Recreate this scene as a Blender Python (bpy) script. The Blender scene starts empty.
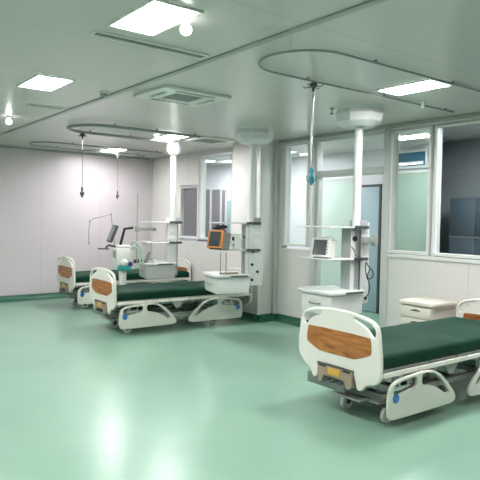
import bpy, bmesh, math, random
from mathutils import Vector, Matrix

C = bpy.context.scene.collection
PI = math.pi
def srgb(r, g, b):
    f = lambda c: (c/255/12.92) if c/255 <= .04045 else ((c/255+.055)/1.055)**2.4
    return (f(r), f(g), f(b), 1)

# ---------------------------------------------------------------- camera
cam_d = bpy.data.cameras.new('camera')
cam = bpy.data.objects.new('camera', cam_d)
C.objects.link(cam)
cam_d.sensor_width = 36
cam_d.lens = 585/480*36
rt = Vector((0.79240258, -0.60972793, 0.01816619))
up = Vector((0.00834108, 0.04060838, 0.99914032))
bk = -Vector((0.60994146, 0.79156984, -0.03726397))
m = Matrix.Identity(4)
for i in range(3):
    m[i][0], m[i][1], m[i][2] = rt[i], up[i], bk[i]
m.translation = (0, 0, 1.58)
cam.matrix_world = m
cam_d.clip_start = .05
bpy.context.scene.camera = cam

# ---------------------------------------------------------------- world, exposure
w = bpy.data.worlds.new('world')
bpy.context.scene.world = w
w.use_nodes = True
w.node_tree.nodes['Background'].inputs[0].default_value = srgb(190, 205, 210)
w.node_tree.nodes['Background'].inputs[1].default_value = .3
vs = bpy.context.scene.view_settings
vs.view_transform = 'Standard'
vs.look = 'None'
vs.gamma = 1
vs.use_curve_mapping = False
vs.exposure = 2.35
PANEL = 17.0          # emission of the ceiling light panels
FAR_PANEL = 14.0      # of the lights beyond the glazed wall

# ---------------------------------------------------------------- materials
def mat(name, col, rough=.5, metal=0, spec=.5, var=0, scale=4, col2=None, bump=0, bscale=60, coat=0, trans=0):
    mt = bpy.data.materials.new(name); mt.use_nodes = True
    nt = mt.node_tree; b = nt.nodes['Principled BSDF']
    b.inputs['Base Color'].default_value = col
    b.inputs['Roughness'].default_value = rough
    b.inputs['Metallic'].default_value = metal
    b.inputs['Specular IOR Level'].default_value = spec
    b.inputs['Coat Weight'].default_value = coat
    tc = nt.nodes.new('ShaderNodeTexCoord')
    if var or col2:
        n = nt.nodes.new('ShaderNodeTexNoise'); n.inputs['Scale'].default_value = scale
        n.inputs['Detail'].default_value = 4
        nt.links.new(tc.outputs['Object'], n.inputs['Vector'])
        rp = nt.nodes.new('ShaderNodeValToRGB')
        c2 = col2 or tuple(c*(1-var) for c in col[:3])+(1,)
        rp.color_ramp.elements[0].position = .35; rp.color_ramp.elements[1].position = .65
        rp.color_ramp.elements[0].color = c2; rp.color_ramp.elements[1].color = col
        nt.links.new(n.outputs['Fac'], rp.inputs['Fac'])
        nt.links.new(rp.outputs['Color'], b.inputs['Base Color'])
    if bump:
        n2 = nt.nodes.new('ShaderNodeTexNoise'); n2.inputs['Scale'].default_value = bscale
        nt.links.new(tc.outputs['Object'], n2.inputs['Vector'])
        bp = nt.nodes.new('ShaderNodeBump'); bp.inputs['Strength'].default_value = bump
        bp.inputs['Distance'].default_value = .01
        nt.links.new(n2.outputs['Fac'], bp.inputs['Height'])
        nt.links.new(bp.outputs['Normal'], b.inputs['Normal'])
    return mt
def emis(name, col, s):
    mt = bpy.data.materials.new(name); mt.use_nodes = True
    nt = mt.node_tree; nt.nodes.remove(nt.nodes['Principled BSDF'])
    e = nt.nodes.new('ShaderNodeEmission'); e.inputs[0].default_value = col; e.inputs[1].default_value = s
    nt.links.new(e.outputs[0], nt.nodes['Material Output'].inputs[0])
    return mt
def glass(name, tint, rough=.02, ior=1.45):
    mt = bpy.data.materials.new(name); mt.use_nodes = True
    nt = mt.node_tree; nt.nodes.remove(nt.nodes['Principled BSDF'])
    t = nt.nodes.new('ShaderNodeBsdfTransparent'); t.inputs[0].default_value = tint
    g = nt.nodes.new('ShaderNodeBsdfGlossy'); g.inputs['Roughness'].default_value = rough
    fr = nt.nodes.new('ShaderNodeFresnel'); fr.inputs[0].default_value = ior
    mx = nt.nodes.new('ShaderNodeMixShader')
    ge = nt.nodes.new('ShaderNodeNewGeometry')
    iv = nt.nodes.new('ShaderNodeMath'); iv.operation = 'SUBTRACT'; iv.inputs[0].default_value = 1
    nt.links.new(ge.outputs['Backfacing'], iv.inputs[1])
    ml = nt.nodes.new('ShaderNodeMath'); ml.operation = 'MULTIPLY'
    nt.links.new(fr.outputs[0], ml.inputs[0]); nt.links.new(iv.outputs[0], ml.inputs[1])
    nt.links.new(ml.outputs[0], mx.inputs[0]); nt.links.new(t.outputs[0], mx.inputs[1]); nt.links.new(g.outputs[0], mx.inputs[2])
    nt.links.new(mx.outputs[0], nt.nodes['Material Output'].inputs[0])
    return mt
def panel_mat(name, col, rough, axis, step, off=0.0, jw=.006, metal=0.0, bumpy=.04, bsc=2.0, var=.03):
    """painted wall panels: base colour with thin joints every `step` metres"""
    mt = bpy.data.materials.new(name); mt.use_nodes = True
    nt = mt.node_tree; b = nt.nodes['Principled BSDF']
    b.inputs['Roughness'].default_value = rough; b.inputs['Metallic'].default_value = metal
    g = nt.nodes.new('ShaderNodeNewGeometry'); sp = nt.nodes.new('ShaderNodeSeparateXYZ')
    nt.links.new(g.outputs['Position'], sp.inputs[0])
    def mth(op, a, bb):
        n = nt.nodes.new('ShaderNodeMath'); n.operation = op
        for k, v in ((0, a), (1, bb)):
            if isinstance(v, (int, float)): n.inputs[k].default_value = v
            else: nt.links.new(v, n.inputs[k])
        return n.outputs[0]
    a = mth('ADD', sp.outputs[axis], -off)
    a = mth('PINGPONG', a, step/2)
    j = mth('LESS_THAN', a, jw/2)
    no = nt.nodes.new('ShaderNodeTexNoise'); no.inputs['Scale'].default_value = .7
    nt.links.new(g.outputs['Position'], no.inputs['Vector'])
    r0 = nt.nodes.new('ShaderNodeValToRGB')
    r0.color_ramp.elements[0].position = .3; r0.color_ramp.elements[1].position = .7
    r0.color_ramp.elements[0].color = tuple(c*(1-var) for c in col[:3])+(1,); r0.color_ramp.elements[1].color = col
    nt.links.new(no.outputs['Fac'], r0.inputs[0])
    mx = nt.nodes.new('ShaderNodeMix'); mx.data_type = 'RGBA'
    nt.links.new(j, mx.inputs['Factor']); nt.links.new(r0.outputs[0], mx.inputs['A'])
    mx.inputs['B'].default_value = tuple(c*.6 for c in col[:3])+(1,)
    nt.links.new(mx.outputs['Result'], b.inputs['Base Color'])
    n2 = nt.nodes.new('ShaderNodeTexNoise'); n2.inputs['Scale'].default_value = bsc
    nt.links.new(g.outputs['Position'], n2.inputs['Vector'])
    bp = nt.nodes.new('ShaderNodeBump'); bp.inputs['Strength'].default_value = bumpy; bp.inputs['Distance'].default_value = .05
    nt.links.new(n2.outputs['Fac'], bp.inputs['Height']); nt.links.new(bp.outputs[0], b.inputs['Normal'])
    return mt
def wood_mat(name):
    mt = bpy.data.materials.new(name); mt.use_nodes = True
    nt = mt.node_tree; b = nt.nodes['Principled BSDF']; b.inputs['Roughness'].default_value = .4
    tc = nt.nodes.new('ShaderNodeTexCoord'); mp = nt.nodes.new('ShaderNodeMapping')
    mp.inputs['Scale'].default_value = (1, 1.6, 14)
    nt.links.new(tc.outputs['Object'], mp.inputs[0])
    n = nt.nodes.new('ShaderNodeTexNoise'); n.inputs['Scale'].default_value = 2.2; n.inputs['Detail'].default_value = 6
    n.inputs['Distortion'].default_value = 1.2
    nt.links.new(mp.outputs[0], n.inputs['Vector'])
    r = nt.nodes.new('ShaderNodeValToRGB'); e = r.color_ramp.elements
    e[0].position = .3; e[0].color = srgb(130, 74, 32); e[1].position = .72; e[1].color = srgb(190, 128, 68)
    nt.links.new(n.outputs['Fac'], r.inputs[0]); nt.links.new(r.outputs[0], b.inputs['Base Color'])
    return mt
def floor_mat():
    mt = bpy.data.materials.new('green_epoxy'); mt.use_nodes = True
    nt = mt.node_tree; b = nt.nodes['Principled BSDF']
    g = nt.nodes.new('ShaderNodeNewGeometry')
    n = nt.nodes.new('ShaderNodeTexNoise'); n.inputs['Scale'].default_value = .8; n.inputs['Detail'].default_value = 5
    nt.links.new(g.outputs['Position'], n.inputs['Vector'])
    r = nt.nodes.new('ShaderNodeValToRGB'); e = r.color_ramp.elements
    e[0].position = .3; e[0].color = srgb(126, 163, 143); e[1].position = .7; e[1].color = srgb(136, 171, 151)
    nt.links.new(n.outputs['Fac'], r.inputs[0]); nt.links.new(r.outputs[0], b.inputs['Base Color'])
    b.inputs['Roughness'].default_value = .26
    b.inputs['Specular IOR Level'].default_value = .5
    n2 = nt.nodes.new('ShaderNodeTexNoise'); n2.inputs['Scale'].default_value = 3.5
    nt.links.new(g.outputs['Position'], n2.inputs['Vector'])
    bp = nt.nodes.new('ShaderNodeBump'); bp.inputs['Strength'].default_value = .12; bp.inputs['Distance'].default_value = .02
    nt.links.new(n2.outputs['Fac'], bp.inputs['Height']); nt.links.new(bp.outputs[0], b.inputs['Normal'])
    return mt

M = {}
M['floor'] = floor_mat()
M['ceil'] = panel_mat('ceiling_panel', srgb(208, 205, 200), .28, 1, 1.17, .35, bumpy=.05, bsc=1.3)
M['wall'] = panel_mat('wall_panel', srgb(210, 202, 206), .32, 0, 1.18, .2, jw=.004, bumpy=.05)
M['wallr'] = panel_mat('wall_panel_side', srgb(222, 220, 216), .35, 1, 1.18, .1, jw=.004)
M['skirt'] = mat('green_skirting', srgb(30, 94, 70), .45)
M['trim'] = mat('ceiling_trim', srgb(158, 166, 160), .35)
M['frame'] = mat('window_frame_paint', srgb(224, 225, 222), .35)
M['grey_frame'] = mat('door_frame_alu', srgb(200, 204, 200), .35)
M['glass'] = glass('clear_glass', (.93, .96, .95, 1))
M['dglass'] = glass('dark_tint_glass', (.78, .8, .8, 1), ior=1.2)
M['frost'] = mat('frosted_pale_glass', srgb(194, 212, 202), .4)
M['frost2'] = mat('frosted_green_glass', srgb(158, 178, 164), .4)
M['leaf'] = mat('door_leaf_paint', srgb(160, 182, 190), .4)
M['far'] = mat('far_room_paint', srgb(232, 230, 236), .6)
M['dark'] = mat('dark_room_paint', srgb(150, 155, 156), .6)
M['steelcab'] = mat('steel_cabinet', srgb(84, 98, 108), .4)
M['blind'] = mat('mauve_dark_pane', srgb(134, 124, 132), .7)
M['navy'] = mat('blue_window', srgb(48, 98, 120), .3)
M['lamp'] = emis('light_panel', (1, .975, .985, 1), PANEL)
M['lampf'] = emis('far_light_panel', (.95, .97, 1, 1), FAR_PANEL)
M['fill_lamp'] = emis('dark_room_fill', (.95, .98, 1, 1), 34.0)  # for the added fill that brightens the dark room
M['bulb'] = emis('spot_bulb', (1, 1, 1, 1), 3)
M['white'] = mat('white_plastic', srgb(226, 228, 222), .35, var=.03, scale=6)
M['bedwhite'] = mat('bed_abs_plastic', srgb(226, 226, 216), .32, var=.03, scale=5)
M['rail'] = mat('side_guard_plastic', srgb(206, 208, 196), .35, var=.03, scale=5)
M['wood'] = wood_mat('wood_grain')
M['mattress'] = mat('green_mattress_cover', srgb(12, 62, 45), .62, spec=.15, col2=srgb(8, 50, 36), scale=3, bump=.25, bscale=5)
M['taupe'] = mat('taupe_cover', srgb(158, 142, 122), .5)
M['yellow'] = mat('yellow_label', srgb(216, 168, 70), .5)
M['blue'] = mat('blue_disc', srgb(32, 104, 176), .4)
M['bluel'] = mat('blue_disc_mark', srgb(120, 170, 214), .4)
M['grey'] = mat('grey_paint_metal', srgb(158, 162, 156), .4, metal=.2)
M['bumper'] = mat('bumper_grey', srgb(112, 122, 116), .5)
M['dgrey'] = mat('dark_grey_metal', srgb(84, 88, 88), .45, metal=.3)
M['black'] = mat('black_rubber', srgb(26, 28, 30), .5)
M['chrome'] = mat('chrome', srgb(200, 204, 204), .22, metal=1)
M['pend'] = mat('pendant_enamel', srgb(220, 222, 220), .35)
M['pendg'] = mat('pendant_grey', srgb(166, 172, 172), .4)
M['track'] = mat('curtain_track_alu', srgb(146, 154, 148), .35, metal=.4)
M['cream'] = mat('locker_cream', srgb(228, 222, 208), .4)
M['creamd'] = mat('locker_side', srgb(206, 198, 184), .45)
M['orange'] = mat('orange_plastic', srgb(222, 140, 66), .45)
M['screen'] = mat('dark_screen', srgb(52, 60, 62), .2)
M['screenl'] = mat('screen_grey', srgb(128, 134, 134), .3)
M['teal'] = mat('teal_plastic', srgb(36, 150, 146), .4)
M['tealb'] = mat('teal_blue_hook', srgb(46, 140, 156), .4)
M['hose'] = mat('pale_green_hose', srgb(178, 204, 184), .5)
M['navyp'] = mat('navy_plastic', srgb(52, 60, 110), .4)

# ---------------------------------------------------------------- mesh helpers
class MB:
    def __init__(s): s.bm = bmesh.new()
    def box(s, a, b, bev=0, seg=2, T=None):
        r = bmesh.ops.create_cube(s.bm, size=1)
        vv = r['verts']
        for v in vv:
            v.co = Vector([(a[i]+b[i])/2 + v.co[i]*abs(b[i]-a[i]) for i in range(3)])
        if T is not None:
            for v in vv: v.co = T @ v.co
        if bev:
            ee = list({e for v in vv for e in v.link_edges})
            bmesh.ops.bevel(s.bm, geom=ee, offset=bev, segments=seg, affect='EDGES', profile=.5)
        return s
    def cyl(s, p0, p1, r, r2=None, n=16, cap=True):
        p0 = Vector(p0); p1 = Vector(p1); d = p1-p0
        q = d.to_track_quat('Z', 'Y').to_matrix().to_4x4()
        T = Matrix.Translation((p0+p1)/2) @ q
        bmesh.ops.create_cone(s.bm, cap_ends=cap, segments=n, radius1=r, radius2=r if r2 is None else r2, depth=d.length, matrix=T)
        return s
    def sphere(s, c, r, sc=(1, 1, 1), u=16, v=10):
        T = Matrix.Translation(c) @ Matrix.Diagonal((sc[0], sc[1], sc[2], 1))
        bmesh.ops.create_uvsphere(s.bm, u_segments=u, v_segments=v, radius=r, matrix=T)
        return s
    def tube(s, pts, r, n=8, closed=False, smooth=0):
        pts = [Vector(p) for p in pts]
        for _ in range(smooth):
            q = []
            N = len(pts)
            rng = range(N) if closed else range(N-1)
            if not closed: q.append(pts[0])
            for i in rng:
                a, b = pts[i], pts[(i+1) % N]
                q += [a*.75+b*.25, a*.25+b*.75]
            if not closed: q.append(pts[-1])
            pts = q
        N = len(pts); rings = []
        prev = None
        for i, p in enumerate(pts):
            if closed: d = pts[(i+1) % N]-pts[i-1]
            else: d = pts[min(i+1, N-1)]-pts[max(i-1, 0)]
            if d.length < 1e-9: d = Vector((0, 0, 1))
            d.normalize()
            if prev is None:
                ref = Vector((0, 0, 1)) if abs(d.z) < .9 else Vector((1, 0, 0))
                a = d.cross(ref).normalized()
            else:
                a = (prev-d*prev.dot(d)).normalized()
            prev = a; b = d.cross(a)
            rings.append([s.bm.verts.new(p+(a*math.cos(2*PI*k/n)+b*math.sin(2*PI*k/n))*r) for k in range(n)])
        for i in range(N if closed else N-1):
            A, B = rings[i], rings[(i+1) % N]
            for k in range(n):
                s.bm.faces.new((A[k], A[(k+1) % n], B[(k+1) % n], B[k]))
        if not closed:
            s.bm.faces.new(rings[0][::-1]); s.bm.faces.new(rings[-1])
        return s
    def lathe(s, c, prof, n=24, ax=None):
        rings = []
        for r, z in prof:
            rings.append([s.bm.verts.new((c[0]+r*math.cos(2*PI*k/n), c[1]+r*math.sin(2*PI*k/n), c[2]+z)) for k in range(n)])
        for A, B in zip(rings, rings[1:]):
            for k in range(n): s.bm.faces.new((A[k], A[(k+1) % n], B[(k+1) % n], B[k]))
        s.bm.faces.new(rings[0][::-1]); s.bm.faces.new(rings[-1])
        return s
    def prism(s, pts, z0, z1, pts2=None):
        p2 = pts2 or pts
        A = [s.bm.verts.new((x, y, z0)) for x, y in pts]; B = [s.bm.verts.new((x, y, z1)) for x, y in p2]
        n = len(A)
        for k in range(n): s.bm.faces.new((A[k], A[(k+1) % n], B[(k+1) % n], B[k]))
        s.bm.faces.new(A[::-1]); s.bm.faces.new(B)
        return s
    def add_mesh(s, me, T=None):
        t = bmesh.new(); t.from_mesh(me)
        if T is not None: t.transform(T)
        tmp = bpy.data.meshes.new('tmp'); t.to_mesh(tmp); t.free()
        s.bm.from_mesh(tmp); bpy.data.meshes.remove(tmp)
        return s
    def plate(s, outer, holes, thick, T, bev=.006):
        """a flat outline with true openings, given thickness and rounded rims; local (a, b) -> T"""
        cu = bpy.data.curves.new('outline', 'CURVE'); cu.dimensions = '2D'; cu.fill_mode = 'BOTH'
        for loop in [outer]+list(holes):
            sp = cu.splines.new('POLY'); sp.points.add(len(loop)-1)
            for i, (x, y) in enumerate(loop): sp.points[i].co = (x, y, 0, 1)
            sp.use_cyclic_u = True
        cu.extrude = thick/2-bev; cu.bevel_depth = bev; cu.bevel_resolution = 2; cu.offset = -bev
        o = bpy.data.objects.new('outline', cu); C.objects.link(o)
        bpy.context.view_layer.update()
        dg = bpy.context.evaluated_depsgraph_get()
        me = bpy.data.meshes.new_from_object(o.evaluated_get(dg))
        bpy.data.objects.remove(o); bpy.data.curves.remove(cu)
        s.add_mesh(me, T); bpy.data.meshes.remove(me)
        return s
    def build(s, name, mt, parent=None, ang=35):
        bmesh.ops.recalc_face_normals(s.bm, faces=s.bm.faces)
        me = bpy.data.meshes.new(name); s.bm.to_mesh(me); s.bm.free()
        me.materials.append(mt)
        for p in me.polygons: p.use_smooth = True
        me.set_sharp_from_angle(angle=math.radians(ang))
        o = bpy.data.objects.new(name, me); C.objects.link(o)
        if parent: o.parent = parent
        return o
def chaikin(p, n=2):
    for _ in range(n):
        q = []
        for i in range(len(p)):
            a, b = p[i], p[(i+1) % len(p)]
            q += [(a[0]*.75+b[0]*.25, a[1]*.75+b[1]*.25), (a[0]*.25+b[0]*.75, a[1]*.25+b[1]*.75)]
        p = q
    return p
def rbox(x0, y0, x1, y1, r, n=4):
    o = []
    for cx, cy, a0 in ((x1-r, y1-r, 0), (x0+r, y1-r, 90), (x0+r, y0+r, 180), (x1-r, y0+r, 270)):
        for k in range(n+1):
            a = math.radians(a0+90*k/n); o.append((cx+r*math.cos(a), cy+r*math.sin(a)))
    return o
def thing(name, label, cat, loc=(0, 0, 0), rz=0, group=None):
    o = bpy.data.objects.new(name, None); C.objects.link(o)
    o.empty_display_size = .1
    o.location = loc; o.rotation_euler = (0, 0, rz)
    tag(o, label, cat, group)
    return o
def tag(o, label, cat, group=None):
    o['label'] = label; o['category'] = cat
    if group: o['group'] = group
    return o
def struct(o, label=None, cat=None):
    o['kind'] = 'structure'
    if label: o['label'] = label
    if cat: o['category'] = cat
    return o
def sthing(name, label, cat, loc=(0, 0, 0)):
    o = thing(name, label, cat, loc); o['kind'] = 'structure'; return o
def dup(root, loc, rz, label):
    r = root.copy(); C.objects.link(r); r.location = loc; r.rotation_euler = (0, 0, rz); r['label'] = label
    for ch in list(root.children):
        c = ch.copy(); C.objects.link(c); c.parent = r
        for g in list(ch.children):
            d = g.copy(); C.objects.link(d); d.parent = c
    return r
# maps plate (a,b,thickness) -> x along normal, y=a, z=b   /   y along normal, x=a, z=b
def T_x(x): return Matrix(((0, 0, 1, x), (1, 0, 0, 0), (0, 1, 0, 0), (0, 0, 0, 1)))
def T_y(y): return Matrix(((1, 0, 0, 0), (0, 0, -1, y), (0, 1, 0, 0), (0, 0, 0, 1)))

# ================================================================= ROOM
XW, YB, H = 6.07, 10.97, 2.8
X0, Y0 = -2.2, -2.0
XF, YF = 8.0, 13.6
struct(MB().box((X0-.1, Y0-.1, -.1), (XF+.1, YF+.1, 0)).build('floor', M['floor']), 'glossy pale green epoxy floor', 'floor')
struct(MB().box((X0-.1, Y0-.1, H), (XF+.1, YF+.1, H+.1)).build('ceiling', M['ceil']), 'pale grey-green glossy panel ceiling', 'ceiling')
struct(MB().box((X0-.1, YB, 0), (XW, YB+.1, H)).build('wall_back', M['wall']), 'plain off-white back wall of panels', 'wall')
struct(MB().box((X0-.1, Y0, 0), (X0, YB, H)).build('wall_left', M['wall']), 'off-white wall on the left, out of view', 'wall')
struct(MB().box((X0-.1, Y0-.1, 0), (XF+.1, Y0, H)).build('wall_front', M['wall']), 'off-white wall behind the viewpoint', 'wall')
# glazed wall: solid pieces only
wr = MB()
XT = XW+.1
wr.box((XW, Y0, 0), (XT, 4.76, 1.13))
wr.box((XW, 6.16, 0), (XT, 7.9, 1.13))
wr.box((XW, 7.9, 0), (XT, YB+.1, 1.13))
wr.box((XW, Y0, 2.73), (XT, YB+.1, H))
wr.box((XW, 6.8, 1.13), (XT, 8.08, 2.73))
wr.box((XW, 9.83, 1.13), (XT, YB+.1, 2.73))
wr.box((XW, 9.17, 2.2), (XT, 9.83, 2.73))
struct(wr.build('wall_right', M['wallr']), 'white panel wall below and between the windows', 'wall')
struct(MB().box((5.72, 6.94, 0), (XW, 7.66, H), .008).build('wall_pillar', M['wallr']), 'square white pillar boxed out of the window wall', 'pillar')
# pillar corner beads
struct(MB().box((5.99, 6.885, .09), (XW, 6.94, H), .01).build('trim_1', M['grey_frame']), 'narrow grey corner strip beside the pillar', 'trim')
struct(MB().box((5.705, 6.925, 0), (5.745, 6.965, H), .008).build('trim_2', M['frame']), 'pale corner bead on the pillar edge', 'trim')
# ceiling seam and edge cove
struct(MB().box((2.555, Y0, H-.012), (2.615, YB, H), .003).build('trim_3', M['trim']), 'long grey metal seam running across the ceiling', 'trim')
struct(MB().box((XW-.035, Y0, H-.045), (XW, 6.94, H), .008).build('trim_4', M['trim']), 'grey cove where the ceiling meets the window wall', 'trim')
struct(MB().box((X0, YB-.03, H-.035), (XW, YB, H), .008).build('trim_5', M['trim']), 'grey cove where the ceiling meets the back wall', 'trim')
struct(MB().box((XW-.05, YB-.05, 0), (XW, YB, H), .015).build('trim_6', M['grey_frame']), 'rounded grey strip in the room corner', 'trim')
def cove(p0, p1, nrm):
    """coved skirting: profile swept from p0 to p1, nrm points into the room"""
    mb = MB(); prof = [(0, .001), (.15, .001), (.145, .003), (.05, .018), (.022, .045), (.012, .095), (0, .095)]  # wide flat toe also stands in for dark shading on the floor
    for q in (p0, p1):
        pass
    A = [mb.bm.verts.new((p0[0]+nrm[0]*d, p0[1]+nrm[1]*d, z)) for d, z in prof]
    B = [mb.bm.verts.new((p1[0]+nrm[0]*d, p1[1]+nrm[1]*d, z)) for d, z in prof]
    n = len(A)
    for k in range(n): mb.bm.faces.new((A[k], A[(k+1) % n], B[(k+1) % n], B[k]))
    mb.bm.faces.new(A[::-1]); mb.bm.faces.new(B)
    return mb
struct(cove((X0, YB), (XW, YB), (0, -1)).build('baseboard_back', M['skirt']), 'dark green coved skirting along the back wall', 'skirting')
mb = cove((XW, Y0), (XW, 4.86), (-1, 0))
for q in (cove((XW, 6.12), (XW, 6.9), (-1, 0)), cove((5.63, 6.94), (XW, 6.94), (0, -1)), cove((5.72, 6.86), (5.72, 7.74), (-1, 0)), cove((5.63, 7.66), (XW, 7.66), (0, 1)), cove((XW, 7.66), (XW, YB), (-1, 0))):
    t = bpy.data.meshes.new('t'); q.bm.to_mesh(t); mb.add_mesh(t)
struct(mb.build('baseboard_right', M['skirt']), 'dark green coved skirting along the window wall and pillar', 'skirting')

# windows: y range, z range
def window(n, y0, y1, z0, z1, label, gl='glass', fw=.038, extra=None):
    t = sthing('window_%d' % n, label, 'window', (XW, (y0+y1)/2, z0))
    hy = (y1-y0)/2; hz = z1-z0
    f = MB()
    outer = [(-hy-fw, -fw), (hy+fw, -fw), (hy+fw, hz+fw*.6), (-hy-fw, hz+fw*.6)]
    inner = [(-hy, 0), (hy, 0), (hy, hz), (-hy, hz)]
    f.plate(outer, [inner], .12, T_x(.045), .006)
    f.build('window_frame', M['frame'], t)
    MB().box((.04, -hy-.01, -.01), (.048, hy+.01, hz+.01)).build('pane', M[gl], t)
    return t
window(1, 1.2, 4.09, 1.21, 2.69, 'large window into the dark room, rightmost of the glazed wall', 'dglass')
window(2, 4.20, 4.72, 1.21, 2.69, 'narrow tall window between the doorway and the dark window')
window(3, 6.28, 6.74, 1.21, 2.69, 'narrow window between the pillar and the doorway')
window(4, 8.14, 9.08, 1.21, 2.66, 'tall window just behind the pillar, showing a far bright room')
w5 = window(5, 9.2, 9.78, 1.21, 2.14, 'small window with an added mauve sheet near the back corner')
MB().box((.06, -.28, .01), (.066, .28, .92)).build('blind', M['blind'], w5)  # added sheet standing in for the dark view through the pane
# sill ledge under windows 1 and 2
struct(MB().box((XW-.02, Y0, 1.12), (XW+.0, 4.78, 1.165), .006).build('trim_7', M['frame']), 'white ledge under the windows behind the locker', 'trim')
# doorway with transom
t = sthing('door_1', 'open doorway with grey frame and glass transom', 'doorway', (XW, 5.48, 0))
df = MB()
df.box((-.02, -.72, 0), (.11, -.62, 2.74), .006); df.box((-.02, .6, 0), (.11, .68, 2.74), .006)
df.box((-.02, -.64, 2.19), (.11, .62, 2.28), .006); df.box((-.02, -.64, 2.69), (.11, .62, 2.76), .006)
df.box((.0, .56, 0), (.09, .6, 2.19), .004)
df.build('door_frame', M['grey_frame'], t)
MB().box((.04, -.63, 2.27), (.048, .61, 2.7)).build('pane', M['glass'], t)

# ---------- beyond the glass
struct(MB().box((XF, Y0, 0), (XF+.1, YF, H)).build('wall_corridor', M['far']), 'bright white wall on the far side of the corridor', 'wall')
struct(MB().box((XT, YF, 0), (XF+.1, YF+.1, H)).build('wall_corridor_end', M['far']), 'white end wall of the corridor', 'wall')
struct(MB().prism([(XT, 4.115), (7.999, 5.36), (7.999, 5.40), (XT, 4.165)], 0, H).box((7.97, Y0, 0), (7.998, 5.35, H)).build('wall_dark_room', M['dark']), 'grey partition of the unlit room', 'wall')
struct(MB().box((XW+.002, YB+.1, 0), (XT, YF, H)).build('wall_corridor_side', M['far']), 'white side wall beyond the back corner', 'wall')
# frosted screens on far wall
def screen(y0, y1, z1, label, gm='frost'):
    t = thing('frosted_screen', label, 'glass panel', (XF, (y0+y1)/2, 0), 0, 'frosted panels along the corridor')
    h = (y1-y0)/2
    MB().box((-.05, -h, 0.0), (-.02, h, z1)).build('frosted_pane', M[gm], t)
    MB().plate([(-h-.03, 0), (h+.03, 0), (h+.03, z1+.04), (-h-.03, z1+.04)], [[(-h+.01, .1), (h-.01, .1), (h-.01, z1-.01), (-h+.01, z1-.01)]], .05, T_x(-.04), .004).build('screen_frame', M['grey_frame'], t)
screen(7.0, 8.0, 2.3, 'pale green frosted glass panel seen through the doorway')
screen(5.46, 6.36, 2.36, 'grey-green frosted glass panel seen through the narrow window', 'frost2')
t = thing('blue_window', 'small dark blue window with pale blind high behind the narrow window', 'window', (XF, 5.88, 2.46))
MB().box((-.04, -.32, 0), (0, .32, .24), .004).build('window_pane', M['navy'], t)
MB().box((-.05, -.27, .03), (-.042, .22, .08), .003).build('blind_slat', M['white'], t)
MB().plate([(-.35, -.03), (.35, -.03), (.35, .27), (-.35, .27)], [[(-.31, .01), (.31, .01), (.31, .23), (-.31, .23)]], .05, T_x(-.03), .004).build('window_frame', M['grey_frame'], t)
# door leaf
t = thing('corridor_door', 'blue-grey door leaf seen through the doorway', 'door', (XF, 6.67, 0))
MB().box((-.06, -.22, .01), (-.015, .22, 2.16), .006).build('door_leaf', M['leaf'], t)
MB().box((-.075, -.26, 0), (-.01, -.222, 2.2), .004).box((-.075, .222, 0), (-.01, .25, 2.2), .004).box((-.075, -.26, 2.165), (-.01, .25, 2.2), .004).build('door_frame', M['dgrey'], t)
MB().cyl((-.085, .16, 1.0), (-.085, .16, 1.14), .01).cyl((-.06, .16, 1.02), (-.085, .16, 1.02), .008).cyl((-.06, .16, 1.12), (-.085, .16, 1.12), .008).build('handle', M['chrome'], t)
# mauve windows on the far wall
for i, (a, b, z) in enumerate(((11.55, 12.05, 2.25), (11.13, 11.47, 2.24), (10.93, 11.06, 2.22), (10.45, 10.86, 1.98))):
    lab = ['widest mauve curtained pane in the far room', 'middle mauve curtained pane in the far room',
           'narrow mauve curtained strip in the far room', 'lower blue-grey cabinet-like panel by the pillar in the far room'][i]
    t = thing('curtained_pane', lab, 'pane', (XF, (a+b)/2, 1.0))
    h = (b-a)/2
    MB().box((-.03, -h, -.3), (-.012, h, z-1), .004).build('curtain', M['blind'] if i < 3 else M['leaf'], t)
    MB().plate([(-h-.03, -.33), (h+.03, -.33), (h+.03, z-1+.03), (-h-.03, z-1+.03)], [[(-h, -.3), (h, -.3), (h, z-1), (-h, z-1)]], .03, T_x(-.02), .003).build('pane_frame', M['frame'], t)
# steel cabinets in dark room
t = thing('steel_cabinet', 'dark blue-grey steel cabinet behind the dark window', 'cabinet', (7.7, 4.2, 0))
MB().box((-.2, -.6, .05), (.24, .62, 1.92), .01).box((-.17, -.58, 0), (.22, .6, .06)).build('body', M['steelcab'], t)
for k in range(3):
    y = -.595+k*.405
    d = MB().box((-.215, y, .08), (-.2, y+.395, 1.35), .003).build('door', M['steelcab'], t)
    MB().box((-.228, y+.33, .8), (-.214, y+.345, .95), .003).build('handle', M['chrome'], d)
    MB().box((-.215, y, 1.39), (-.2, y+.395, 1.9), .003).build('upper_door', M['steelcab'], t)
MB().box((-.212, -.6, 1.36), (-.2, .62, 1.38), .002).build('divider', M['grey'], t)

# ================================================================= CEILING FIXTURES
G = 'recessed ceiling light panels'
def light(x, y, lab, mt='lamp', wx=.30, wy=.56, z=H, grp=G):
    t = thing('ceiling_light', lab, 'ceiling light', (x, y, z), 0, grp)
    a, b = wx/2, wy/2
    MB().plate([(-a-.02, -b-.02), (a+.02, -b-.02), (a+.02, b+.02), (-a-.02, b+.02)], [[(-a, -b), (a, -b), (a, b), (-a, b)]], .014, Matrix.Translation((0, 0, -.008)), .003).build('frame', M['white'], t)
    MB().box((-a, -b, -.006), (a, b, -.001)).build('diffuser', M[mt], t)
    return t
light(1.78, 3.22, 'square bright ceiling light at the top, nearest of the left row')
light(1.88, 5.43, 'bright ceiling light of the left row, beside the small slot vent')
light(1.85, 7.75, 'bright ceiling light cut by the left edge of the photo')
light(4.5, 3.3, 'bright ceiling light between the tracks over the near bed')
light(4.62, 7.78, 'bright ceiling light above the farther drip track')
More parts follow.
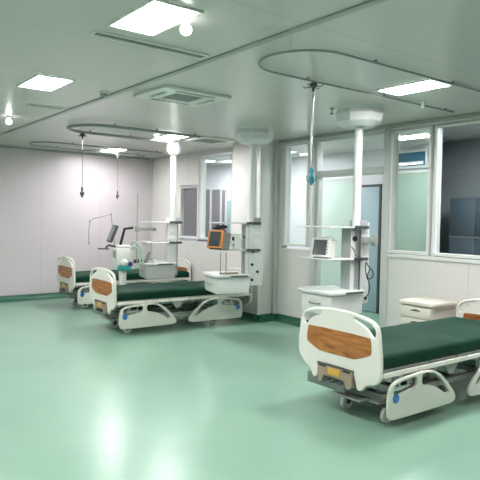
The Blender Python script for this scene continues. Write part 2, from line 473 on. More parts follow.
light(4.75, 10.05, 'farthest ceiling light, close to the back wall')
for x, y in ((1.85, .8), (-.6, 3.2), (-.6, 7.75), (4.55, .8)):  # unseen panels carrying on the grid, added to light the room
    light(x, y, 'added ceiling light %s, outside the photo' % {(1.85, .8): 'just in front of the viewpoint, overhead to the right', (-.6, 3.2): 'left of the nearest visible ceiling light', (-.6, 7.75): 'on the far left, level with the middle bed', (4.55, .8): 'to the right, nearer than the nearest bed', (1.85, -1.0): 'behind the viewpoint', (-.6, .8): 'beside the viewpoint on the left'}[(x, y)])
GF = 'ceiling lights beyond the glazed wall'
for x, y, lab in ((7.1, 8.1, 'ceiling light beyond the window left of the doorway'), (7.1, 5.2, 'ceiling light beyond the narrow window'), (7.1, 10.6, 'ceiling light beyond the tall window behind the pillar')):
    light(x, y, lab, 'lampf', .3, .6, grp=GF)
light(6.95, 3.3, 'added fill light for the dark room, out of view', 'fill_lamp', .3, .6, grp=GF)  # unseen fill added to lift the dark room

# air conditioner cassette
t = thing('ceiling_air_conditioner', 'square white cassette air conditioner set in the ceiling', 'air conditioner', (3.13, 5.05, H))
a, b = .38, .31
MB().plate([(-a, -b), (a, -b), (a, b), (-a, b)], [rbox(-.17, -.15, .17, .15, .02)], .03, Matrix.Translation((0, 0, -.015)), .008).build('fascia', M['white'], t)
g = MB().box((-.17, -.15, -.012), (.17, .15, -.004))
for k in range(11): g.box((-.165, -.14+k*.028, -.024), (.165, -.14+k*.028+.01, -.012))
g.build('intake_grille', M['pendg'], t)
for sx, sy, lx, ly in ((0, -.24, .22, .022), (0, .24, .22, .022), (-.28, 0, .022, .14), (.28, 0, .022, .14)):
    MB().box((sx-lx, sy-ly, -.034), (sx+lx, sy+ly, -.029), .002).build('air_slot', M['grey'], t)
def slot_vent(x0, x1, y, w, lab, n=1):
    t = thing('slot_vent', lab, 'air vent', ((x0+x1)/2, y, H))
    h = (x1-x0)/2
    MB().plate([(-h, -w), (h, -w), (h, w), (-h, w)], [[(-h+.02, -w+.02), (h-.02, -w+.02), (h-.02, w-.02), (-h+.02, w-.02)]], .014, Matrix.Translation((0, 0, -.007)), .003).build('frame', M['white'], t)
    s = MB().box((-h+.02, -w+.02, -.004), (h-.02, w-.02, -.001))
    s.build('dark_slot', M['dgrey'], t)
    l = MB()
    for k in range(2): l.box((-h+.02, -w+.02+(k+1)*(2*w-.04)/3-.003, -.012), (h-.02, -w+.02+(k+1)*(2*w-.04)/3+.003, -.004))
    l.build('louvre', M['grey'], t)
slot_vent(1.6, 2.5, 3.72, .055, 'long narrow slot vent in the ceiling below the nearest light')
slot_vent(2.1, 2.5, 6.62, .05, 'short dark slot vent between the left light and the ceiling seam')
slot_vent(1.9, 2.75, 9.25, .04, 'thin slot vent near the back wall at the left edge')
t = thing('return_air_grille', 'white ceiling grille between the pillar and the drip track light', 'air vent', (5.2, 7.6, H))
MB().plate(rbox(-.3, -.3, .3, .3, .05), [rbox(-.22, -.22, .22, .22, .03)], .03, Matrix.Translation((0, 0, -.015)), .006).build('frame', M['white'], t)
g = MB()
for k in range(11): g.box((-.215, -.21+k*.04, -.022), (.215, -.21+k*.04+.018, -.004))
g.build('grille', M['grey'], t)
# spot lamps, detector, sprinkler
def spot(x, y, lab, s=.66):
    t = thing('spot_lamp', lab, 'spot lamp', (x, y, H), 0, 'small round spot lamps')
    MB().lathe((0, 0, 0), [(.045*s, 0), (.045*s, -.02), (.03*s, -.03), (.016*s, -.032), (.016*s, -.05)]).build('base', M['white'], t)
    MB().sphere((.0, 0, -.105*s), .055*s, (1, 1, .95)).build('bulb', M['bulb'], t)
spot(1.94, 3.1, 'small round lit spot lamp right of the nearest ceiling light')
spot(2.18, 7.6, 'small round lit spot lamp at the left edge of the photo')
t = thing('smoke_detector', 'round white smoke detector near the ceiling seam', 'smoke detector', (2.47, 5.45, H))
MB().lathe((0, 0, 0), [(.05, 0), (.05, -.012), (.042, -.018)]).build('base', M['white'], t)
MB().lathe((0, 0, -.018), [(.036, 0), (.034, -.018), (.02, -.028), (.004, -.03)]).build('sensor', M['grey'], t)
t = thing('sprinkler', 'small dark sprinkler beside the near pendant canopy', 'sprinkler', (4.72, 4.52, H))
MB().lathe((0, 0, 0), [(.035, 0), (.035, -.006), (.012, -.012), (.01, -.04)]).build('body', M['chrome'], t)
MB().lathe((0, 0, -.04), [(.006, 0), (.006, -.015), (.026, -.018), (.026, -.022)]).build('deflector', M['dgrey'], t)
t = thing('ceiling_sensor', 'small white sensor hanging from the ceiling under the near light', 'sensor', (5.1, 3.62, H))
MB().lathe((0, 0, 0), [(.022, 0), (.022, -.02), (.018, -.06), (.012, -.075)]).build('housing', M['white'], t)

# drip tracks (U shaped, ends towards the window wall)
def track(x0, x1, y0, y1, lab, r=.009, drop=.02):
    t = thing('drip_track', lab, 'ceiling track', (x0, (y0+y1)/2, H), 0, 'oval metal tracks on the ceiling')
    h = (y1-y0)/2; L = x1-x0
    pts = [(L, -h)]
    for k in range(6): pts.append((L-(L-h)*(k+1)/6, -h))
    for k in range(1, 24):
        a = -PI/2-PI*k/24
        pts.append((h+h*math.cos(a), h*math.sin(a)))
    for k in range(6): pts.append((h+(L-h)*k/6, h))
    pts.append((L, h))
    MB().tube([(x, y, -drop) for x, y in pts], r, 8).build('rail', M['track'], t)
    for px, py in ((L*.25, -h), (L*.6, -h), (L*.95, -h), (L*.25, h), (L*.6, h), (L*.95, h)):
        MB().cyl((px, py, 0), (px, py, -drop), .014, n=10).build('bracket', M['track'], t)
track(2.81, 5.75, 2.95, 3.69, 'oval metal drip track on the ceiling over the near bed')
track(2.97, 4.78, 7.2, 8.0, 'oval metal drip track on the ceiling over the middle bed', .02, .04)
track(3.2, 5.5, 9.55, 10.25, 'oval metal drip track on the ceiling near the back wall', .012, .03)
def drip_rod(x, y, ztop, z0, zh, lab, col='tealb', s=1.0, low=None):
    t = thing('drip_hanger', lab, 'drip hanger', (x, y, ztop), 0, 'hanging drip rods')
    MB().box((-.03, -.02, -.02), (.03, .02, .012), .005).cyl((0, 0, -.02), (0, 0, -.06), .012).build('carrier', M['dgrey'], t)
    arms = MB()
    for a in (0.3, 1.9, 3.4, 5.0): arms.tube([(0, 0, -.02), (.08*s*math.cos(a), .08*s*math.sin(a), -.024), (.1*s*math.cos(a), .1*s*math.sin(a), -.012)], .004, 6)
    arms.build('carrier_arm', M['dgrey'], t)
    MB().cyl((0, 0, -.05), (0, 0, zh-ztop+.1), .0065*s).cyl((0, 0, -.09), (0, 0, -.14), .011*s).build('rod', M['chrome'], t)
    if low:
        MB().cyl((0.006, 0, zh-ztop+.1), (0.006, 0, low-ztop), .006*s).build('lower_rod', M['white'], t)
        MB().tube([(-.004, -.008, -.12), (-.02, -.01, -.3), (-.028, -.01, -.5), (-.02, -.01, -.66)], .006, 6, smooth=2).build('drip_tube', M['white'], t)
    zz = zh-ztop
    h = MB().lathe((0, 0, zz), [(.012*s, .1), (.02*s, .09), (.02*s, .06), (.012*s, .05), (.012*s, .03), (.024*s, .02), (.02*s, -.03), (.008*s, -.05)], 12)
    for a in (0, PI/2, PI, -PI/2):
        c, sn = math.cos(a+.5), math.sin(a+.5)
        h.tube([(0, 0, zz), (.035*s*c, .035*s*sn, zz-.02), (.045*s*c, .045*s*sn, zz+.01), (.04*s*c, .04*s*sn, zz+.035)], .005*s, 6, smooth=1)
    h.build('hook_cluster', M[col], t)
drip_rod(3.62, 3.69, H-.046, 0, 1.93, 'drip rod with teal hooks hanging in front of the near pendant', low=1.52)
drip_rod(3.30, 7.98, H-.075, 0, 1.88, 'drip rod over the middle bed foot, leftmost of the hanging rods', 'dgrey', .8)
drip_rod(4.94, 10.25, H-.056, 0, 1.95, 'thin drip rod hanging against the back wall beyond the far bed', 'dgrey', .7)

# ================================================================= BEDS (foot at x=0, head at x=2.2, near side y=0)
BL, BW = 2.24, .88
def mirror_y(pts): return [(BW-y, z) for y, z in pts]
BOARD = [(.165, .268), (.21, .268), (.23, .33), (.26, .41), (.62, .41), (.65, .33), (.67, .268), (.715, .268), (.745, .33), (.83, .375), (.88, .42),
         (.905, .47), (.905, .54), (.89, .66), (.878, .76), (.845, .805), (.80, .828), (.70, .85), (.57, .864), (.44, .868),
         (.31, .864), (.18, .85), (.08, .828), (.035, .805), (.002, .76), (-.01, .66), (-.025, .54), (-.025, .47), (-.015, .38), (.03, .345), (.12, .325)]
SLOT_N = [(.045, .69), (.03, .74), (.05, .785), (.10, .805), (.19, .825), (.26, .832), (.255, .805), (.20, .79), (.12, .755), (.08, .71)]
def end_board(name, x, parent, foot=True):
    s = -1 if foot else 1
    mb = MB().plate(chaikin(BOARD, 1), [chaikin(SLOT_N, 2), chaikin(mirror_y(SLOT_N), 2)], .035, T_x(x), .009)
    # raised rim along the arch
    arch = [(y, z) for y, z in BOARD if z > .5]
    mb.tube([(x+s*.004, .44+(y-.44)*.975, .42+(z-.42)*.972) for y, z in arch], .0165, 10, smooth=2)
    for v in mb.bm.verts: v.co.y = .44+(v.co.y-.44)*(.965 if foot else .88); v.co.z -= 0 if foot else .08
    b = mb.build(name, M['bedwhite'], parent)
    wp = [(.075, .68), (.065, .575), (.10, .555), (.225, .508), (.25, .503), (.63, .503), (.655, .508), (.78, .555), (.795, .575), (.785, .68), (.765, .70), (.095, .70)]
    wp = [(.44+(y-.44)*(.965 if foot else .88), z-(0 if foot else .08)) for y, z in wp]
    for sg in (-1, 1):
        MB().plate(chaikin(wp, 1), [], .008, T_x(x+sg*.0185), .002).build('wood_panel', M['wood'], b)
    return b
GUARD = [(.04, .055), (.005, .07), (-.008, .12), (-.008, .20), (-.004, .29), (.02, .345), (.07, .375), (.17, .392), (.30, .402), (.42, .408), (.52, .40), (.62, .355), (.70, .285),
         (.78, .20), (.825, .14), (.83, .095), (.80, .07), (.74, .062), (.4, .058)]
G_H1 = [(.05, .255), (.045, .315), (.07, .35), (.18, .365), (.29, .376), (.325, .365), (.33, .315), (.30, .288), (.20, .275), (.10, .255)]
G_H2 = [(.385, .37), (.40, .388), (.50, .382), (.585, .345), (.66, .27), (.735, .185), (.73, .165), (.69, .165), (.605, .225), (.53, .265), (.43, .285), (.38, .30)]
def bed(loc, rz, lab):
    R = thing('hospital_bed', lab, 'bed', loc, rz, 'hospital beds')
    fb = end_board('footboard', 0.0, R, True)
    hb = end_board('headboard', BL, R, False)
    # crank cover with label
    cc = MB().plate([(.255, .405), (.255, .28), (.285, .255), (.32, .262), (.345, .315), (.56, .315), (.585, .262), (.62, .255), (.635, .28), (.635, .405)], [], .05, T_x(-.012), .006).build('crank_cover', M['taupe'], R)
    MB().box((-.043, .38, .335), (-.036, .51, .392), .002).build('yellow_plate', M['yellow'], cc)
    MB().box((-.044, .275, .388), (-.036, .35, .4), .002).build('clip', M['black'], cc)
    MB().box((-.044, .54, .388), (-.036, .615, .4), .002).build('clip', M['black'], cc)
    MB().box((-.04, .25, .403), (.01, .64, .413), .003).build('cover_edge', M['dgrey'], cc)
    # mattress with a soft domed top
    mb = MB(); nx, ny = 44, 16; rnd = random.Random(4)
    x0, x1, y0, y1, zb, zt = .04, BL-.04, .03, BW-.03, .455, .575
    def top(i, j):
        u = i/nx; v = j/ny
        e = min(1, min(u, 1-u)*22, min(v, 1-v)*9)
        z = zt-.022*(1-e)**2
        z += e*(.004*math.sin(u*19+v*3)+.003*math.sin(u*7-v*9))
        z -= e*.010*math.exp(-((u-.52-.01*math.sin(v*6))/.012)**2)
        return (x0+(x1-x0)*u, y0+(y1-y0)*v, z)
    V = [[mb.bm.verts.new(top(i, j)) for j in range(ny+1)] for i in range(nx+1)]
    for i in range(nx):
        for j in range(ny): mb.bm.faces.new((V[i][j], V[i+1][j], V[i+1][j+1], V[i][j+1]))
    loop = [V[i][0] for i in range(nx)]+[V[nx][j] for j in range(ny)]+[V[i][ny] for i in range(nx, 0, -1)]+[V[0][j] for j in range(ny, 0, -1)]
    prev = loop
    cx, cy = (x0+x1)/2, (y0+y1)/2
    for z, o in ((zt-.045, .008), (zb+.02, .008), (zb, -.004)):
        ring = []
        for v in loop:
            sx = 1 if v.co.x > cx else -1; sy = 1 if v.co.y > cy else -1
            ex = o*sx if abs(abs(v.co.x-cx)-(x1-x0)/2) < 1e-5 else 0
            ey = o*sy if abs(abs(v.co.y-cy)-(y1-y0)/2) < 1e-5 else 0
            ring.append(mb.bm.verts.new((v.co.x+ex, v.co.y+ey, z)))
        for k in range(len(loop)):
            mb.bm.faces.new((prev[k], prev[(k+1) % len(loop)], ring[(k+1) % len(loop)], ring[k]))
        prev = ring
    mb.bm.faces.new(prev)
    mt_o = mb.build('mattress', M['mattress'], R, 60)
    MB().tube([(x0-.008, y0-.009, .515), (x1+.008, y0-.009, .515), (x1+.008, y1+.009, .515), (x0-.008, y1+.009, .515)], .004, 6, closed=True).build('seam_piping', M['mattress'], mt_o)
    # side bars, platform
    for y in (0.0, BW):
        sb = MB(); segs = ((.02, .43), (.435, .80), (.805, 1.12), (1.125, 1.62), (1.625, BL-.02))
        for a, b in segs: sb.box((a, y-.014, .405), (b, y+.014, .442), .006)
        sb.build('side_bar', M['bedwhite'], R)
    pf = MB()
    for a, b in ((.05, .62), (.64, 1.0), (1.02, 1.3), (1.32, BL-.05)): pf.box((a, .03, .435), (b, BW-.03, .455), .004)
    pf.build('platform', M['grey'], R)
    fr = MB()
    for y in (.12, BW-.12): fr.box((.02, y-.025, .36), (BL-.02, y+.025, .42), .006)
    for x in (.06, .7, 1.3, BL-.06): fr.box((x-.02, .02, .37), (x+.02, BW-.02, .41), .005)
    fr.build('upper_frame', M['grey'], R)
    # hangers under the side bars
    for y, s in ((.012, 1), (BW-.012, -1)):
        MB().plate([(.84, .405), (.93, .30), (.99, .30), (1.08, .405)], [], .02, T_y(y+s*.04), .003).build('frame_gusset', M['grey'], R)
        for x in (.2, .45, 1.35, 1.75):
            MB().box((x-.02, min(y-.004*s, y+s*.035), .30), (x+.02, max(y-.004*s, y+s*.035), .41), .004).build('guard_hanger', M['grey'], R)
    # base frame
    bf = MB()
    for y in (.17, BW-.17): bf.box((.2, y-.025, .17), (1.98, y+.025, .22), .006)
    bf.box((.18, .12, .17), (.26, BW-.12, .22), .006); bf.box((1.62, .12, .17), (1.7, BW-.12, .22), .006)
    bf.build('base_frame', M['grey'], R)
    lm = MB()
    for x0_, x1_ in ((.5, .72), (1.2, 1.45)):
        for y in (.24, BW-.24):
            lm.plate([(x0_, .2), (x0_+.05, .19), (x1_+.03, .37), (x1_-.04, .39)], [], .025, T_y(y), .004)
        lm.cyl((x0_+.03, .2, .2), (x0_+.03, BW-.2, .2), .018)
    lm.cyl((.3, .44, .26), (1.2, .44, .3), .022).cyl((.02, .34, .3), (.6, .36, .33), .012).cyl((.02, .54, .3), (.6, .52, .33), .012)
    lm.build('lift_mechanism', M['dgrey'], R)
    # foot bumper and central brake pedal
    MB().box((.0, .36, .205), (.05, .79, .30), .008).build('foot_bumper', M['bumper'], R)
    ck = MB()
    for y in (.36, .44, .52):
        ck.tube([(.03, y, .29), (-.05, y, .285), (-.055, y+.03, .283)], .008, 8)
    ck.build('crank_handle', M['dgrey'], R)
    MB().box((.02, .22, .165), (.16, .52, .18), .006).box((.1, .1, .165), (.26, .2, .185), .005).build('brake_pedal', M['grey'], R)
    # casters
    for x, y in ((.225, .12), (.225, .54), (.225, .76), (1.6, .12), (1.6, .75)):
        if (x, y) == (.225, .76): continue
        c = thing_child('caster', R, (x, y, 0))
        MB().cyl((-.0, -.016, .06), (0, .016, .06), .06, n=24).build('wheel', M['white'], c)
        MB().cyl((0, -.018, .06), (0, .018, .06), .02, n=16).build('hub', M['dgrey'], c)
        MB().box((-.025, .019, .05), (.025, .028, .135), .003).box((-.025, -.028, .05), (.025, -.019, .135), .003).box((-.03, -.028, .12), (.03, .028, .14), .004).cyl((0, 0, .13), (0, 0, .185), .014).build('fork', M['dgrey'], c)
    # four side guards
    def guard(flip, far):
        f = (lambda p: (BL-(.3 if far else .23)-p[0]*1.12, .086+(p[1]-.055)*.92)) if flip else (lambda p: ((.3 if far else .045)+p[0]*1.02, .086+(p[1]-.055)*.92))
        y = BW+.02 if far else -.035
        o = MB().plate([f(p) for p in chaikin(GUARD, 2)], [[f(p) for p in chaikin(G_H1, 2)], [f(p) for p in chaikin(G_H2, 2)]], .03, T_y(y), .009).build('side_guard', M['rail'], R)
        cx_, cz_ = f((.07, .235))
        s = -1 if not far else 1
        MB().cyl((cx_, y+s*.014, cz_), (cx_, y+s*.019, cz_), .036, n=28).build('blue_disc', M['blue'], o)
        mk = MB(); 
        mk.tube([(cx_+.024*math.cos(a), y+s*.0195, cz_+.024*math.sin(a)) for a in [2*PI*k/20 for k in range(20)]], .0018, 5, closed=True)
        mk.box((cx_-.014, y+s*.019, cz_-.003), (cx_+.014, y+s*.0205, cz_+.003))
        mk.build('disc_mark', M['bluel'], o)
        gm = MB()
        for q in (.16, .26):
            a_, b_ = f((q, .32)); gm.cyl((a_, y-s*.03, b_-.03), (a_, y-s*.03, b_+.05), .01)
        a_, b_ = f((.2, .30)); gm.box((a_-.1, y-s*.045, b_-.02), (a_+.1, y-s*.02, b_+.015), .004)
        gm.build('guard_link', M['chrome'], o)
    for fl in (0, 1):
        for far in (0, 1): guard(fl, far)
    return R
def thing_child(name, parent, loc):
    # a tiny mesh plate carries the sub-parts of a caster
    o = MB().cyl((0, 0, .183), (0, 0, .192), .03, n=16).build(name, M['dgrey'], parent)
    o.location = loc
    return o
b1 = bed((3.467, 2.756, 0), math.radians(-1.0), 'nearest hospital bed on the right with wood-inlaid footboard and bare green mattress')
b2 = dup(b1, (3.375, 7.03, 0), math.radians(-2.3), 'middle hospital bed with bare green mattress, side on behind the drip rods')
b3 = dup(b1, (3.75, 9.36, 0), math.radians(-2.5), 'farthest hospital bed, partly hidden, nearest the back wall')

# ================================================================= PENDANTS
def octa(r, rot=PI/8, sx=1, sy=1): return [(r*sx*math.cos(rot+PI*k/4), r*sy*math.sin(rot+PI*k/4)) for k in range(8)]
def pendant(loc, rz, lab, zs=(1.16, 1.5), pw=.11, px0=.06, dots=(), zt=.8, canopy=.27, dx=0.0, bx_=0.0):
    t = thing('ceiling_pendant', lab, 'medical pendant', (loc[0], loc[1], H), rz, 'ceiling mounted medical pendants')
    Z = lambda z: z-H
    c = MB().prism(octa(canopy), Z(H), Z(H)-.03, octa(canopy*.92)).prism(octa(canopy*.92), Z(2.77), Z(2.72), octa(canopy)).prism(octa(canopy), Z(2.72), Z(2.64), octa(canopy*.93)).prism(octa(canopy*.93), Z(2.64), Z(2.59), octa(canopy*.66))
    c.build('canopy', M['pend'], t)
    MB().cyl((0, 0, Z(2.6)), (0, 0, Z(1.5)), .045, n=20).cyl((.05, 0.05, Z(2.6)), (.05, .05, Z(1.5)), .02, n=12).build('column', M['pend'], t)
    px0 += dx; first = set(o.name for o in t.children)
    MB().box((-.15, 0, Z(.62)), (.0, .15, Z(zs[-1]-.01)), .012).box((-.06, -.05, Z(zs[-1]-.03)), (.06, .12, Z(zs[-1]+.07)), .01).build('body', M['pendg'], t)
    MB().box((-.155, -.01, Z(.65)), (-.1, .0, Z(zs[-1]-.05)), .004).build('body_strip', M['pend'], t)
    gp = MB().box((px0, -.03, Z(.66)), (px0+pw, .07, Z(1.56)), .01).build('outlet_panel', M['pend'], t)
    for dx, dz in dots:
        MB().cyl((px0+dx, -.03, Z(dz)), (px0+dx, -.045, Z(dz)), .018, n=14).build('gas_outlet', M['black'], gp)
    for k in range(3):
        MB().box((px0+pw*.25, -.038, Z(1.44-k*.12)), (px0+pw*.75, -.03, Z(1.51-k*.12)), .003).build('socket', M['white'], gp)
    for z in zs:
        s = MB().box((-.5, -.05, Z(z-.018)), (.02, .42, Z(z)), .006)
        sh = s.build('shelf', M['pend'], t)
        MB().tube([(-.52, -.07, Z(z-.008)), (.0, -.07, Z(z-.008))], .008, 8).tube([(-.52, -.07, Z(z-.008)), (-.52, .44, Z(z-.008)), (-.2, .44, Z(z-.008))], .008, 8).build('shelf_rail', M['pend'], sh)
        MB().box((-.17, -.085, Z(z-.022)), (.04, -.07, Z(z+.012)), .004).build('shelf_bracket', M['dgrey'], sh)
    tr = MB().plate(rbox(-.52, -.09, .02, .46, .05), [], .04, Matrix.Translation((0, 0, Z(zt))), .01).build('work_tray', M['pend'], t)
    MB().tube([(-.3, -.105, Z(zt)), (-.05, -.105, Z(zt))], .01, 8).cyl((-.28, -.09, Z(zt)), (-.28, -.105, Z(zt)), .006).cyl((-.07, -.09, Z(zt)), (-.07, -.105, Z(zt)), .006).build('tray_handle', M['dgrey'], tr)
    bx = MB().box((-.47, -.05, Z(zt-.24)), (.0, .42, Z(zt-.02)), .008).build('drawer_box', M['pend'], t)
    dr = MB().box((-.482, -.04, Z(zt-.225)), (-.47, .41, Z(zt-.035)), .004).build('drawer', M['white'], t)
    MB().tube([(-.482, .10, Z(zt-.12)), (-.50, .11, Z(zt-.125)), (-.50, .26, Z(zt-.125)), (-.482, .27, Z(zt-.12))], .008, 8).build('drawer_handle', M['grey'], dr)
    if dx:
        for o in t.children:
            if o.name not in first and o.name.split('.')[0] not in ('outlet_panel',):
                for me in [o.data]+[c.data for c in o.children]:
                    for v in me.vertices: v.co.x += dx
    for o in t.children:
        if o.name.split('.')[0] in ('work_tray', 'drawer_box', 'drawer'):
            for me in [o.data]+[c.data for c in o.children]:
                for v in me.vertices: v.co.x += bx_
    return t
p1 = pendant((4.92, 4.3), math.radians(-3), 'near ceiling pendant with shelves and drawer, behind the nearest bed', (1.165, 1.51), .12, .06, ((.07, .72),))
p2 = pendant((5.02, 6.24), math.radians(-15), 'middle ceiling pendant in front of the pillar, with wide outlet panel', (1.155, 1.52), .22, -.0, ((.06, 1.13), (.05, .95), (.13, .85), (.05, .74)), dx=-.06, bx_=-.1)
p3 = pendant((4.94, 8.22), math.radians(-14), 'farthest ceiling pendant, beside the far bed near the back corner', (1.17, 1.50), .16, .02, ((.1, .8),), zt=.82, canopy=.13, dx=-.11, bx_=-.06)
def P(p, x, y, z):
    """a point given in a pendant's own axes -> world"""
    a = p.rotation_euler[2]
    return (p.location[0]+x*math.cos(a)-y*math.sin(a), p.location[1]+x*math.sin(a)+y*math.cos(a), z)
# pendant 1 extras
pr = MB().cyl((-.0, -.06, .80-H), (0, -.06, 1.52-H), .008).build('support_rod', M['dgrey'], p1)
MB().box((.0, -.11, 1.33-H), (.2, -.06, 1.40-H), .006).box((.16, -.12, 1.30-H), (.22, -.07, 1.42-H), .006).build('rail_arm', M['grey'], p1)
MB().cyl((-.04, -.0, 1.38-H), (-.04, -.03, 1.38-H), .028, n=16).build('knob', M['black'], p1)
cb = MB()
cb.tube([(.04, -.12, 1.14-H), (.06, -.13, 1.08-H), (.13, -.13, 1.04-H), (.15, -.13, .98-H), (.09, -.13, .93-H), (.04, -.13, .98-H), (.1, -.13, 1.06-H)], .006, 6, smooth=2)
cb.tube([(.03, -.12, 1.12-H), (.03, -.13, .98-H), (.1, -.13, .88-H), (.08, -.13, .78-H), (.02, -.13, .74-H)], .006, 6, smooth=2)
cb.build('cable', M['black'], p1)
MB().tube([(-.16, -.09, 1.30-H), (-.12, -.1, 1.25-H), (-.1, -.1, 1.19-H), (.02, -.1, 1.17-H)], .006, 6, smooth=2).build('lead', M['dgrey'], p1)
# patient monitor
def monitor(loc, rz, lab, col, w=.24, h=.2, d=.12, tilt=8):
    t = thing('patient_monitor', lab, 'monitor', loc, rz)
    Tt = Matrix.Rotation(math.radians(tilt), 4, 'Y')
    MB().box((-d/2+.02, -w/2, .012), (d/2+.02, w/2, h), .012, 2, Tt).build('housing', M['white'] if col != 'orange' else M['grey'], t)
    MB().plate(rbox(-w/2-.008, .004, w/2+.008, h+.01, .012), [rbox(-w/2+.03, .025, w/2-.018, h-.014, .005)], .03, Tt @ T_x(-d/2+.015), .005).build('bezel', M[col], t)
    MB().box((-d/2+.005, -w/2+.028, .023), (-d/2+.012, w/2-.016, h-.012), 0, 2, Tt).build('screen', M['screen'], t)
    k = MB()
    for q in range(4): k.cyl(Tt @ Vector((-d/2-.004, -w/2+.014, .05+q*.035)), Tt @ Vector((-d/2+.004, -w/2+.014, .05+q*.035)), .007, n=10)
    k.build('button', M['dgrey'], t)
    MB().tube([Tt @ Vector(v) for v in ((0.02, -w/3, h-.005), (.02, -w/3, h+.03), (.02, w/3, h+.03), (.02, w/3, h-.005))], .009, 8, smooth=1).build('handle', M['white'] if col != 'orange' else M['black'], t)
    MB().box((-d/2+.03, -w/2+.02, 0), (-d/2+.05, w/2-.02, .016), .003).box((d/2-.03, -w/2+.02, 0), (d/2, w/2-.02, .016), .003).build('foot', M['black'], t)
    return t
monitor(P(p1, -.37, .14, 1.165), math.radians(8), 'white patient monitor with dark screen on the near pendant shelf', 'white', .225, .205, .12, 12)
monitor(P(p2, -.48, .07, 1.155), math.radians(16), 'orange-framed monitor on the middle pendant shelf', 'orange', .24, .24, .17, 12)
# things on pendant 2
t = thing('infusion_pump', 'white rounded pump beside the orange-framed monitor', 'pump', P(p2, -.235, .0, 1.155), math.radians(-15))
MB().box((-.045, -.05, 0), (.045, .07, .21), .02, 3).build('housing', M['white'], t)
MB().box((-.05, -.035, .12), (-.043, .05, .17), .003).build('display', M['screen'], t)
MB().cyl((-.044, -.02, .06), (-.056, -.02, .06), .014).build('dial', M['dgrey'], t)
t = thing('cable_bundle', 'tangle of dark cables on top of the orange-framed monitor', 'cables', P(p2, -.45, .07, 1.43), 0)
mb = MB(); rnd = random.Random(7)
for k in range(5):
    pts = [(rnd.uniform(-.12, .14), rnd.uniform(-.07, .07), rnd.uniform(.0, .05)) for _ in range(5)]
    mb.tube(pts, .009, 6, smooth=2)
mb.build('cable', M['black'], t)
MB().box((.02, -.03, -.0), (.1, .03, .05), .012).build('connector', M['dgrey'], t)
sr = MB()
sr.cyl((-.47, -.03, .82-H), (-.47, -.03, 1.12-H), .007).cyl((-.39, -.03, .82-H), (-.39, -.03, 1.12-H), .007)
sr.build('support_rod', M['taupe'], p2)
t = thing('tray_strip', 'grey strip lying on the middle pendant tray', 'tray strip', P(p2, -.32, .02, .822), math.radians(-15))
MB().box((-.14, -.02, 0), (.12, .02, .022), .004).build('strip', M['taupe'], t)
MB().box((-.1, -.012, .02), (-.03, .012, .026), .002).box((.02, -.012, .02), (.08, .012, .026), .002).build('insert', M['white'], t)
t = thing('oxygen_flowmeter', 'clear and white flowmeter clipped beside the middle pendant body', 'flowmeter', P(p2, -.17, -.11, 1.17), math.radians(-15))
MB().cyl((0, 0, .0), (0, 0, .05), .02).cyl((0, 0, .05), (0, 0, .15), .012).build('tube', M['chrome'], t)
MB().cyl((0, 0, .15), (0, 0, .175), .018).build('cap', M['dgrey'], t)
# pendant 3 extras
MB().cyl((-.56, .09, .83-H), (-.56, .09, 1.94-H), .009).build('drip_pole', M['grey'], p3)
MB().box((-.56, .07, 1.35-H), (-.25, .1, 1.40-H), .006).box((-.59, .05, 1.33-H), (-.53, .11, 1.42-H), .006).build('rail_arm', M['grey'], p3)
t = thing('upright_tablet', 'small grey tilted display standing on the far pendant tray', 'display', P(p3, -.42, .06, .822), math.radians(-14))
MB().box((-.02, -.06, .01), (.01, .06, .2), .006, 2, Matrix.Rotation(.3, 4, 'Y')).build('display', M['screenl'], t)
MB().box((-.04, -.05, 0), (.08, .05, .02), .004).build('stand', M['dgrey'], t)
t = thing('handheld_case', 'black case lying on the left end of the far pendant tray', 'case', P(p3, -.5, .26, .822), math.radians(-14))
MB().box((-.09, -.08, 0), (.09, .08, .05), .012).build('case_body', M['black'], t)
MB().tube([(-.04, -.09, .02), (-.04, -.11, .03), (.04, -.11, .03), (.04, -.09, .02)], .005, 6).build('handle', M['dgrey'], t)
t = thing('medicine_bottle', 'small clear bottle on the far pendant tray', 'bottle', P(p3, -.3, -.02, .822))
MB().lathe((0, 0, 0), [(.022, 0), (.024, .01), (.024, .06), (.01, .075), (.01, .085)], 14).build('bottle_body', M['white'], t)
MB().lathe((0, 0, .085), [(.012, 0), (.012, .015)], 12).build('cap', M['taupe'], t)

# ================================================================= BEDSIDE LOCKER
t = thing('bedside_locker', 'cream bedside locker with drawers between the near bed and the wall', 'locker', (5.80, 3.95, 0))
MB().box((-.24, -.205, .07), (.22, .205, .64), .012).build('carcass', M['creamd'], t)
MB().plate(rbox(-.275, -.225, .23, .225, .03), [], .045, Matrix.Translation((0, 0, .662)), .012).build('top', M['cream'], t)
for k, (a, b) in enumerate(((.50, .625), (.36, .49), (.10, .35))):
    d = MB().box((-.262, -.195, a), (-.24, .195, b), .008).build('drawer' if k < 2 else 'door', M['cream'], t)
    z = b-.045
    MB().plate([(-.07+.14*q/10, z+.018*math.sin(PI*q/10)) for q in range(11)]+[(.07-.14*q/10, z-.004) for q in range(11)], [], .006, T_x(-.262), .001).build('grip', M['dgrey'], d)
MB().box((-.2, -.218, .60), (.18, -.205, .615), .004).build('towel_rail', M['taupe'], t)
for x in (-.19, .17):
    for y in (-.16, .16):
        MB().cyl((x, y-.01, .03), (x, y+.01, .03), .03, n=16).cyl((x, y, .05), (x, y, .075), .012).build('caster', M['dgrey'], t)

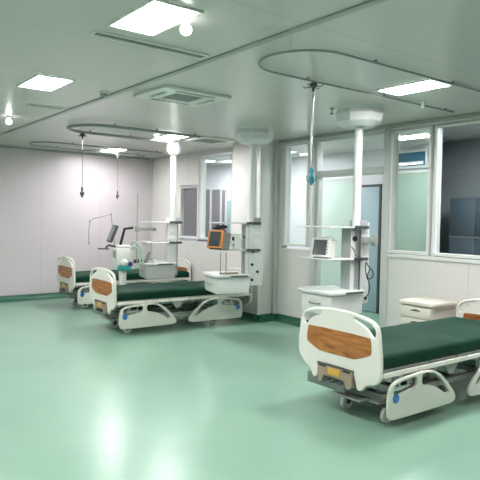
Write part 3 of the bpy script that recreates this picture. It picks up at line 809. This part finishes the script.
# ================================================================= VENTILATOR
t = thing('ventilator', 'ventilator on a wheeled cart with tilted screen, between middle and far beds', 'ventilator', (4.13, 8.36, 0), math.radians(-12))
MB().box((-.2, -.2, .1), (.2, .2, .15), .02).build('cart_base', M['grey'], t)
MB().box((-.05, -.06, .15), (.05, .06, .8), .015).build('cart_column', M['white'], t)
for x in (-.16, .16):
    for y in (-.16, .16):
        MB().cyl((x, y-.015, .05), (x, y+.015, .05), .05).cyl((x, y, .08), (x, y, .11), .014).build('caster', M['dgrey'], t)
MB().box((-.13, -.14, .8), (.14, .14, 1.08), .02).box((-.1, -.12, 1.08), (.12, .12, 1.13), .02).build('main_unit', M['white'], t)
MB().box((-.136, -.1, .93), (-.128, .1, 1.04), .003).build('front_panel', M['grey'], t)
Ts = Matrix.Translation((-.15, .06, 1.3)) @ Matrix.Rotation(math.radians(22), 4, 'Y')
s = MB().box((-.02, -.13, -.14), (.02, .13, .14), .008, 2, Ts).build('screen_housing', M['dgrey'], t)
MB().box((-.024, -.11, -.12), (-.019, .11, .12), 0, 2, Ts).build('screen', M['screenl'], s)
MB().tube([(-.04, 0, 1.12), (-.02, 0, 1.2), (.02, -.02, 1.38), (.14, -.08, 1.4)], .022, 8).build('screen_arm', M['black'], t)
MB().tube([(-.1, .05, 1.1), (-.2, .1, 1.12), (-.24, .12, 1.08)], .018, 8).box((-.35, .04, 1.055), (-.2, .2, 1.075), .006).build('side_tray', M['dgrey'], t)
MB().tube([(-.1, .1, 1.08), (-.17, .08, 1.60), (-.44, .12, 1.53), (-.49, .12, 1.49), (-.505, .12, 1.32), (-.5, .12, 1.15)], .007, 8).sphere((-.17, .08, 1.605), .016).sphere((-.49, .12, 1.49), .016).sphere((-.5, .12, 1.15), .018).build('hose_arm', M['grey'], t)
hs = MB()
hs.tube([(.1, -.1, 1.1), (.12, -.14, 1.2), (.2, -.2, 1.16), (.26, -.22, 1.0), (.26, -.22, .82)], .014, 8, smooth=2)
hs.tube([(.08, -.12, 1.05), (.14, -.16, 1.12), (.22, -.2, 1.05), (.22, -.2, .82), (.12, -.16, .76)], .014, 8, smooth=2)
hs.build('breathing_hose', M['hose'], t)
MB().sphere((-.02, -.17, .86), .06, (1, .7, 1)).build('humidifier', M['white'], t)
MB().box((-.12, -.2, .74), (.08, -.12, .82), .015).build('humidifier_base', M['teal'], t)
MB().sphere((.08, -.18, .84), .04, (1, .7, 1)).build('filter', M['navyp'], t)
